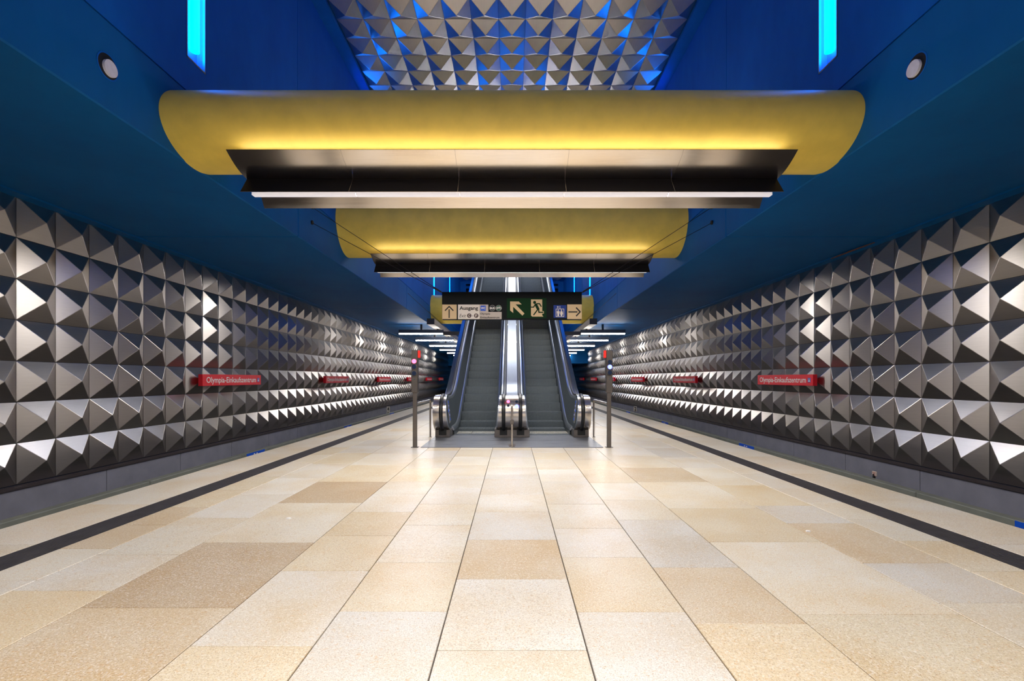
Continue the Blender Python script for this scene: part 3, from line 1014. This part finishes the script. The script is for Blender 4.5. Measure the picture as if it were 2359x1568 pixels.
# folding bollard in front of the middle console
root = empty('bollard', (0.0, 9.45, 0.010), 'thin steel bollard standing before the middle console', 'bollard')
MB().tube((0, 0, 0.0), (0, 0, 0.80), 0.020, 14).build('pole', M['stainless'], root, smooth=True)
MB().tube((0, 0, 0.80), (0, 0, 0.825), 0.020, 14, 0.010).build('cap', M['stainless'], root, smooth=True)
MB().box(-0.036, 0.036, -0.03, 0.03, 0.44, 0.53).build('clamp', M['post'], root, bevel=0.008)
MB().tube((0, 0, 0), (0, 0, 0.014), 0.055, 20).build('foot', M['stainless'], root)
MB().box(-0.07, 0.07, 0.06, 0.34, 0.0, 0.006).build('hinge_plate', M['post'], root)


# ------------------------------------------------------------------ signal posts and guard rails
def signal_post(side, lit):
    s = -1 if side == 'left' else 1
    root = empty('signal_post', (s * 1.91, 9.41, 0), 'brown metal signal post with a lit %s lamp, %s of the escalators' % (('red', 'left') if s < 0 else ('blue', 'right')), 'signal post', 'signal posts')
    MB().box(-0.040, 0.040, -0.035, 0.035, 0.0, 1.10).build('post', M['post'], root, bevel=0.012, seg=2)
    MB().box(-0.07, 0.07, -0.06, 0.06, 0.0, 0.008).build('foot_plate', M['post'], root)
    MB().box(-0.062, 0.062, -0.055, 0.075, 1.08, 1.91).build('head', M['post'], root, bevel=0.008)
    flap = MB().box(-0.055, 0.055, -0.0575, -0.05, 1.10, 1.42).build('access_flap', M['post'], root, bevel=0.002)
    MB().tube((0, -0.066, 1.34), (0, -0.05, 1.34), 0.012, 12).build('lock', M['stainless'], flap)
    MB().box(min(-s * 0.062, -s * 0.105), max(-s * 0.062, -s * 0.105), -0.045, 0.03, 1.76, 1.905).build('red_box', M['red_lit'], root, bevel=0.008)
    zs = (1.69, 1.585, 1.455) if s < 0 else (1.675, 1.58, 1.47)
    for i, z in enumerate(zs):
        on = (i == lit)
        mat = (M['lens_red'] if s < 0 else M['lens_blue']) if on else M['lens_dark']
        hood = MB().tube((0, -0.085, z), (0, -0.05, z), 0.050, 18).build('lens_housing', M['post'], root)
        MB().tube((0, -0.093, z), (0, -0.08, z), 0.043, 18).build('lens', mat, hood)
    # guard rail between the post and the newel
    g = empty('guard_rail', (s * 1.89, 11.05, 0), 'bent stainless guard rail between the %s signal post and the escalator' % side, 'guard rail', 'guard rails')
    r = 0.021
    pts = [(0, 0, 0.0), (0, 0, 0.80)]
    for i in range(1, 6):
        t = math.radians(18 * i)
        pts.append((0, -0.06 + 0.06 * math.cos(t), 0.80 + 0.06 * math.sin(t)))
    pts.append((0, -1.60, 0.86))
    mb = MB()
    for p, q in zip(pts[:-1], pts[1:]): mb.tube(p, q, r, 12)
    mb.build('tube', M['stainless'], g, smooth=True)
    MB().tube((0, 0, 0), (0, 0, 0.01), 0.04, 16).build('foot', M['stainless'], g)
    return root


signal_post('left', 0)
signal_post('right', 1)

# ------------------------------------------------------------------ hanging direction sign
SY = 10.3
K = SY / FPX
def su(px): return (px - VPX) * K
def sv(py): return CAM_H - (py - VPY) * K
root = empty('direction_sign', (0, SY, sv(735.3)), 'dark hanging direction sign with exit, way-out and lift symbols', 'sign')
ox, oz = su(1018.2), sv(735.3)
W_, H_ = su(1340.5) - ox, sv(672.0) - oz
MB().box(ox, ox + W_, 0.0, 0.16, 0.0, H_).build('panel', M['sign_dark'], root, bevel=0.004)
bd = Board(root, (0, 0, -oz), (1, 0, 0), (0, 0, 1), (0, -1, 0))


def R(name, x0, x1, y0, y1, mat, lift=0.003): return bd.rect(name, su(x0), su(x1), sv(y1), sv(y0), mat, lift)
def Q(x, y): return (su(x), sv(y))


# zoom factors: left crop 180/2359, right crop 190/2359
def ql(x, y): return Q(1000 + x * 180 / 2359, 660 + y * 180 / 2359)
def qr(x, y): return Q(1160 + x * 190 / 2359, 660 + y * 190 / 2359)
def RL(name, x0, x1, y0, y1, mat, lift=0.003):
    a = ql(x0, y1); b_ = ql(x1, y0); return bd.rect(name, a[0], b_[0], a[1], b_[1], mat, lift)
def RR(name, x0, x1, y0, y1, mat, lift=0.003):
    a = qr(x0, y1); b_ = qr(x1, y0); return bd.rect(name, a[0], b_[0], a[1], b_[1], mat, lift)
def TL(body, x0, x1, y0, y1, mat, lift=0.005, bold=0.0, shear=0.0):
    a = ql(x0, y1); b_ = ql(x1, y0); return bd.text('lettering', body, a[0], b_[0], a[1], b_[1], mat, lift, bold, shear)


UL = 180 / 2359 * K
UR = 190 / 2359 * K
bd.p = RL('arrow_field', 246, 682, 540, 980, M['sign_cream'])
bd.strokes('up_arrow', [[ql(335, 722), ql(456, 598), ql(578, 722)], [ql(456, 690), ql(456, 940)]], 34 * UL, M['print'], 0.006)
bd.p = root
bd.p = RL('exit_field', 722, 1368, 540, 982, M['sign_white'])
TL('Ausgang', 766, 1330, 592, 735, M['print'], bold=0.025)
TL('Exit', 764, 962, 828, 928, M['print'], shear=0.25)
for x, ch in ((1062, 'C'), (1272, 'F')):
    c = ql(x, 876)
    bd.disc('letter_disc', c[0], c[1], 67 * UL, M['sign_brown'], 0.005)
    TL(ch, x - 26, x + 26, 838, 914, M['sign_white'], 0.007, bold=0.02)
RL('dash', 1155, 1182, 874, 888, M['print'], 0.005)
bd.p = root
RL('toilet_field', 1368, 1638, 540, 765, M['sign_grey'])
RL('place_field', 1368, 2040, 763, 982, M['sign_grey'], 0.0032)
bd.p = RL('toilet_plate', 1400, 1560, 572, 732, M['sticker_blue'], 0.005)
TL('WC', 1416, 1546, 612, 684, M['white'], 0.007, bold=0.02)
bd.p = root
c = ql(1758, 648); bd.p = bd.disc('bus_disc', c[0], c[1], 88 * UL, M['bus_dark'], 0.004); bd.ring('bus_ring', c[0], c[1], 90 * UL, 5 * UL, M['sign_grey'], 0.0055)
TL('BUS', 1688, 1828, 618, 682, M['white'], 0.006, bold=0.03)
bd.p = root
c = ql(1950, 648); bd.p = bd.disc('cycle_disc', c[0], c[1], 88 * UL, M['bike_green'], 0.004); bd.ring('cycle_ring', c[0], c[1], 90 * UL, 5 * UL, M['sign_grey'], 0.0055)
for x in (1903, 2000):
    w = ql(x, 652); bd.ring('cycle_wheel', w[0], w[1], 33 * UL, 9 * UL, M['white'], 0.006)
bd.strokes('cycle_frame', [[ql(1903, 652), ql(1930, 622), ql(1975, 622), ql(1942, 656), ql(1903, 652)], [ql(2000, 652), ql(1978, 602), ql(1992, 594)], [ql(1920, 614), ql(1940, 614)]], 9 * UL, M['white'], 0.006)
bd.p = root
TL('Olympia-', 1392, 1708, 790, 862, M['print'], bold=0.02)
TL('Einkaufszentrum', 1394, 1976, 898, 958, M['print'], bold=0.02)
# dark green field with arrow and running figure
bd.p = RR('emergency_field', 95, 1228, 330, 900, M['sign_green'])
bd.poly('diagonal_arrow', [qr(*p) for p in ((188, 425), (432, 425), (518, 508), (345, 508), (598, 768), (540, 830), (276, 578), (276, 752), (188, 680))], M['sign_cream'], 0.006)
bd.poly('doorway', [qr(*p) for p in ((785, 368), (1106, 368), (1106, 818), (1138, 858), (820, 858), (785, 825))], M['sign_cream'], 0.006)
bd.rect('foot_outline', qr(1040, 0)[0], qr(1152, 0)[0], qr(0, 770)[1], qr(0, 702)[1], M['sign_cream'], 0.0062)
c = qr(888, 452); bd.disc('figure_head', c[0], c[1], 43 * UR, M['sign_green'], 0.008)
bd.strokes('figure_arms', [[qr(792, 588), qr(858, 588), qr(905, 510), qr(960, 490), qr(1030, 490), qr(1078, 572)]], 30 * UR, M['sign_green'], 0.0085)
bd.poly('figure_body', [qr(*p) for p in ((890, 530), (962, 505), (1026, 632), (1022, 668), (950, 650))], M['sign_green'], 0.0088)
bd.strokes('figure_legs', [[qr(985, 645), qr(862, 808)], [qr(1005, 640), qr(1008, 735), qr(1128, 735)]], 34 * UR, M['sign_green'], 0.0085)
# lift pictogram and right arrow
bd.p = root
bd.p = RR('lift_field', 1430, 1796, 530, 890, M['lift_blue'])
fr = [qr(1500, 640), qr(1726, 640), qr(1726, 860), qr(1500, 860), qr(1500, 640)]
bd.strokes('lift_frame', [fr], 13 * UR, M['sign_white'], 0.006)
bd.strokes('lift_cable', [[qr(1613, 560), qr(1613, 632)], [qr(1552, 568), qr(1552, 622)], [qr(1530, 588), qr(1552, 562), qr(1574, 588)]], 13 * UR, M['sign_white'], 0.0065)
for x, skirt in ((1564, 0), (1657, 1)):
    c = qr(x, 674); bd.disc('person_symbol_head', c[0], c[1], 17 * UR, M['sign_white'], 0.006)
    pts = ((x - 38, 700), (x + 38, 700), (x + 38, 766), (x + 26, 766), (x + 26, 842), (x - 26, 842), (x - 26, 766), (x - 38, 766)) if not skirt else ((x - 26, 700), (x + 26, 700), (x + 44, 770), (x + 30, 800), (x + 20, 842), (x - 20, 842), (x - 30, 800), (x - 44, 770))
    bd.poly('person_symbol', [qr(*p) for p in pts], M['sign_white'], 0.006)
bd.p = root
bd.p = RR('arrow_field', 1822, 2238, 508, 928, M['sign_cream'])
bd.strokes('right_arrow', [[qr(2080, 604), qr(2190, 722), qr(2080, 838)], [qr(1862, 724), qr(2105, 724)]], 36 * UR, M['print'], 0.006)


# ------------------------------------------------------------------ wires
def wire(name, p, q, r, label, group):
    c = empty(name, p, label, 'wire', group)
    P = Vector(p); Qv = Vector(q)
    MB().tube((0, 0, 0), Qv - P, r, 6).build('strand', M['wire'], c)
    return c, P, Qv


for side, s in (('left', -1), ('right', 1)):
    c_ = (s * 1.505, SY + 0.08, sv(673.0))
    for z, nm in ((3.38, 'lower'), (3.72, 'upper')):
        c, P, Qv = wire('sign_wire', (s * HX, SY + 0.05, CAM_H + z), c_, 0.006, '%s thin stay wire from the %s blue wall to the direction sign' % (nm, side), 'stay wires of the direction sign')
        dirv = (Qv - P)
        MB().tube(dirv * 0.93, dirv * 0.99, 0.014, 8).build('turnbuckle', M['wire'], c)
        MB().tube((-s * 0.03, 0, 0), (s * 0.0, 0, 0), 0.045, 14).build('anchor_plate', M['black'], c)

# ------------------------------------------------------------------ suspended rails, cross beams and side lamps at the far end
for side, s in (('left', -1), ('right', 1)):
    r_ = MB().box(-0.18, 0.18, 0, 24.5, -0.14, 0.14).build('light_rail', M['tray'], None)
    r_.location = (s * 3.95, 23.2, CAM_H + 2.78)
    tag(r_, 'long grey box rail hung along the %s side of the escalators' % side, 'rail', 'box rails carrying the side lamps')
    cap = MB().box(-0.183, 0.183, -0.01, 0.02, -0.143, 0.143).build('end_cap', M['tray_dark'], r_)
    for k, y in enumerate((25.4, 29.8, 34.7, 39.7, 44.3, 49.0)):
        nm = ['nearest', 'second', 'third', 'fourth', 'fifth', 'farthest'][k]
        L = empty('side_lamp', (s * 4.82, y, CAM_H + 2.40), 'white tube lamp hung over the %s track, %s' % (side, nm), 'lamp', 'white tube lamps over the tracks')
        MB().prism([(-0.045, 0.015), (0.045, 0.015), (0.07, 0.20), (-0.07, 0.20)], lambda yy, z: (-1.2, yy, z), lambda yy, z: (1.2, yy, z)).build('housing', M['lamp_house'], L, bevel=0.01)
        MB().tube((-1.17, 0, -0.012), (1.17, 0, -0.012), 0.045, 10).build('tube', M['side_tube'], L, smooth=True)
        MB().box(-s * 0.87 - 0.04, -s * 0.87 + 0.04, -0.04, 0.04, 0.19, 0.235).build('bracket', M['tray_dark'], L)
        MB().box(-0.05, 0.05, -0.03, 0.03, 0.19, SOF - CAM_H - 2.40 - 0.004).build('stem', M['tray_dark'], L)
    a = (s * HX, 19.9, CAM_H + 3.56)
    wire('rail_wire', a, (s * 3.26, 25.0, CAM_H + 2.45), 0.009, 'thin wire from the %s blue wall down to the front cross beam' % side, 'wires of the box rails')
    wire('rail_wire', (s * HX, 24.8, CAM_H + 3.5), (s * 3.2, 25.2, CAM_H + 2.45), 0.009, 'short wire from the %s blue wall beside the far yellow tube' % side, 'wires of the box rails')
    c = MB().tube((0, 0, 0), (0, 0, 1.85), 0.012, 6).build('conduit', M['wire'])
    c.location = (s * (HX - 0.02), 26.45, CAM_H + 3.3)
    tag(c, 'thin vertical conduit on the %s blue wall below a light slot' % side, 'conduit', 'conduits')
cb = MB().box(-3.62, 3.62, -0.09, 0.09, -0.09, 0.09).build('cross_beam', M['tray_dark'])
cb.location = (0, 25.1, CAM_H + 2.38)
tag(cb, 'dark cross beam between the two box rails behind the escalators', 'beam')

# lamps hung high above the escalators
for k, (y, z) in enumerate(((18.6, 7.9), (23.2, 8.9), (28.2, 9.2), (33.4, 9.25))):
    L = empty('high_lamp', (0, y, z), 'white tube lamp hung high above the escalators, %s' % ['lowest', 'second', 'third', 'farthest'][k], 'lamp', 'tube lamps high above the escalators')
    MB().prism([(-0.11, 0.015), (0.11, 0.015), (0.08, 0.20), (-0.08, 0.20)], lambda yy, zz: (-1.9, yy, zz), lambda yy, zz: (1.9, yy, zz)).build('housing', M['lamp_house'], L, bevel=0.01)
    MB().tube((-1.87, 0, -0.012), (1.87, 0, -0.012), 0.045, 10).build('tube', M['high_tube'], L, smooth=True)
    for x in (-1.4, 1.4): MB().tube((x, 0, 0.19), (x, 0, CEIL + 0.01 - z), 0.008, 6).build('hanger', M['wire'], L)

# unseen lamps added under the escalator casing to brighten the farthest yellow tube
for k, (y, z) in enumerate(((22.8, 3.95), (31.0, 3.75))):
    L = empty('added_under_lamp', (0, y, z), 'added unseen tube lamp below the escalator casing, %s' % ['nearer', 'farther'][k], 'lamp', 'added tube lamps below the escalators')
    MB().prism([(-0.045, 0.015), (0.045, 0.015), (0.07, 0.20), (-0.07, 0.20)], lambda yy, zz: (-1.6, yy, zz), lambda yy, zz: (1.6, yy, zz)).build('housing', M['lamp_house'], L, bevel=0.01)
    MB().tube((-1.55, 0, -0.012), (1.55, 0, -0.012), 0.045, 10).build('tube', M['side_tube'], L, smooth=True)
    top = (y - 14.4) * 6.95 / 12.0 if y < 26 else ZT - 0.55
    for x in (-1.2, 1.2): MB().tube((x, 0, 0.19), (x, 0, top + 0.03 - z), 0.008, 6).build('hanger', M['wire'], L)

# ------------------------------------------------------------------ small traces of wear
ru = MB()
random.seed(3)
pts = []
for i in range(15):
    t = i / 14
    pts.append((11.35 - 1.35 * t, 0.02 + 0.035 * math.sin(math.pi * t) * random.uniform(0.6, 1.2)))
vs = []; fs = []
for y, w in pts:
    vs += [(7.575, y, SOF - 0.032 + 0.05 * w), (7.575 - w, y, SOF - 0.034), (7.60, y, SOF - 0.034), (7.60, y, SOF + 0.02)]
for i in range(len(pts) - 1):
    for q in range(4): fs.append((4 * i + q, 4 * i + (q + 1) % 4, 4 * i + 4 + (q + 1) % 4, 4 * i + 4 + q))
fs += [(0, 1, 2, 3), tuple(4 * (len(pts) - 1) + q for q in (3, 2, 1, 0))]
tag(ru.add(vs, fs).build('rust_patch', M['rust']), 'brown rusted break in the cornice above the right panel wall', 'rust')
for x, y, r_, nm in ((2.62, 4.23, 0.010, 'right'), (-2.16, 4.62, 0.009, 'left')):
    o = MB().prism([(-0.02, -0.012), (0.015, -0.016), (0.024, 0.006), (0.0, 0.016), (-0.018, 0.008)], lambda a, b: (a, b, 0.0), lambda a, b: (a * 0.8, b * 0.8, 0.008)).build('paper_scrap', M['litter'])
    o.location = (x, y, 0.0)
    tag(o, 'tiny white scrap of paper on the %s half of the platform floor' % nm, 'litter')
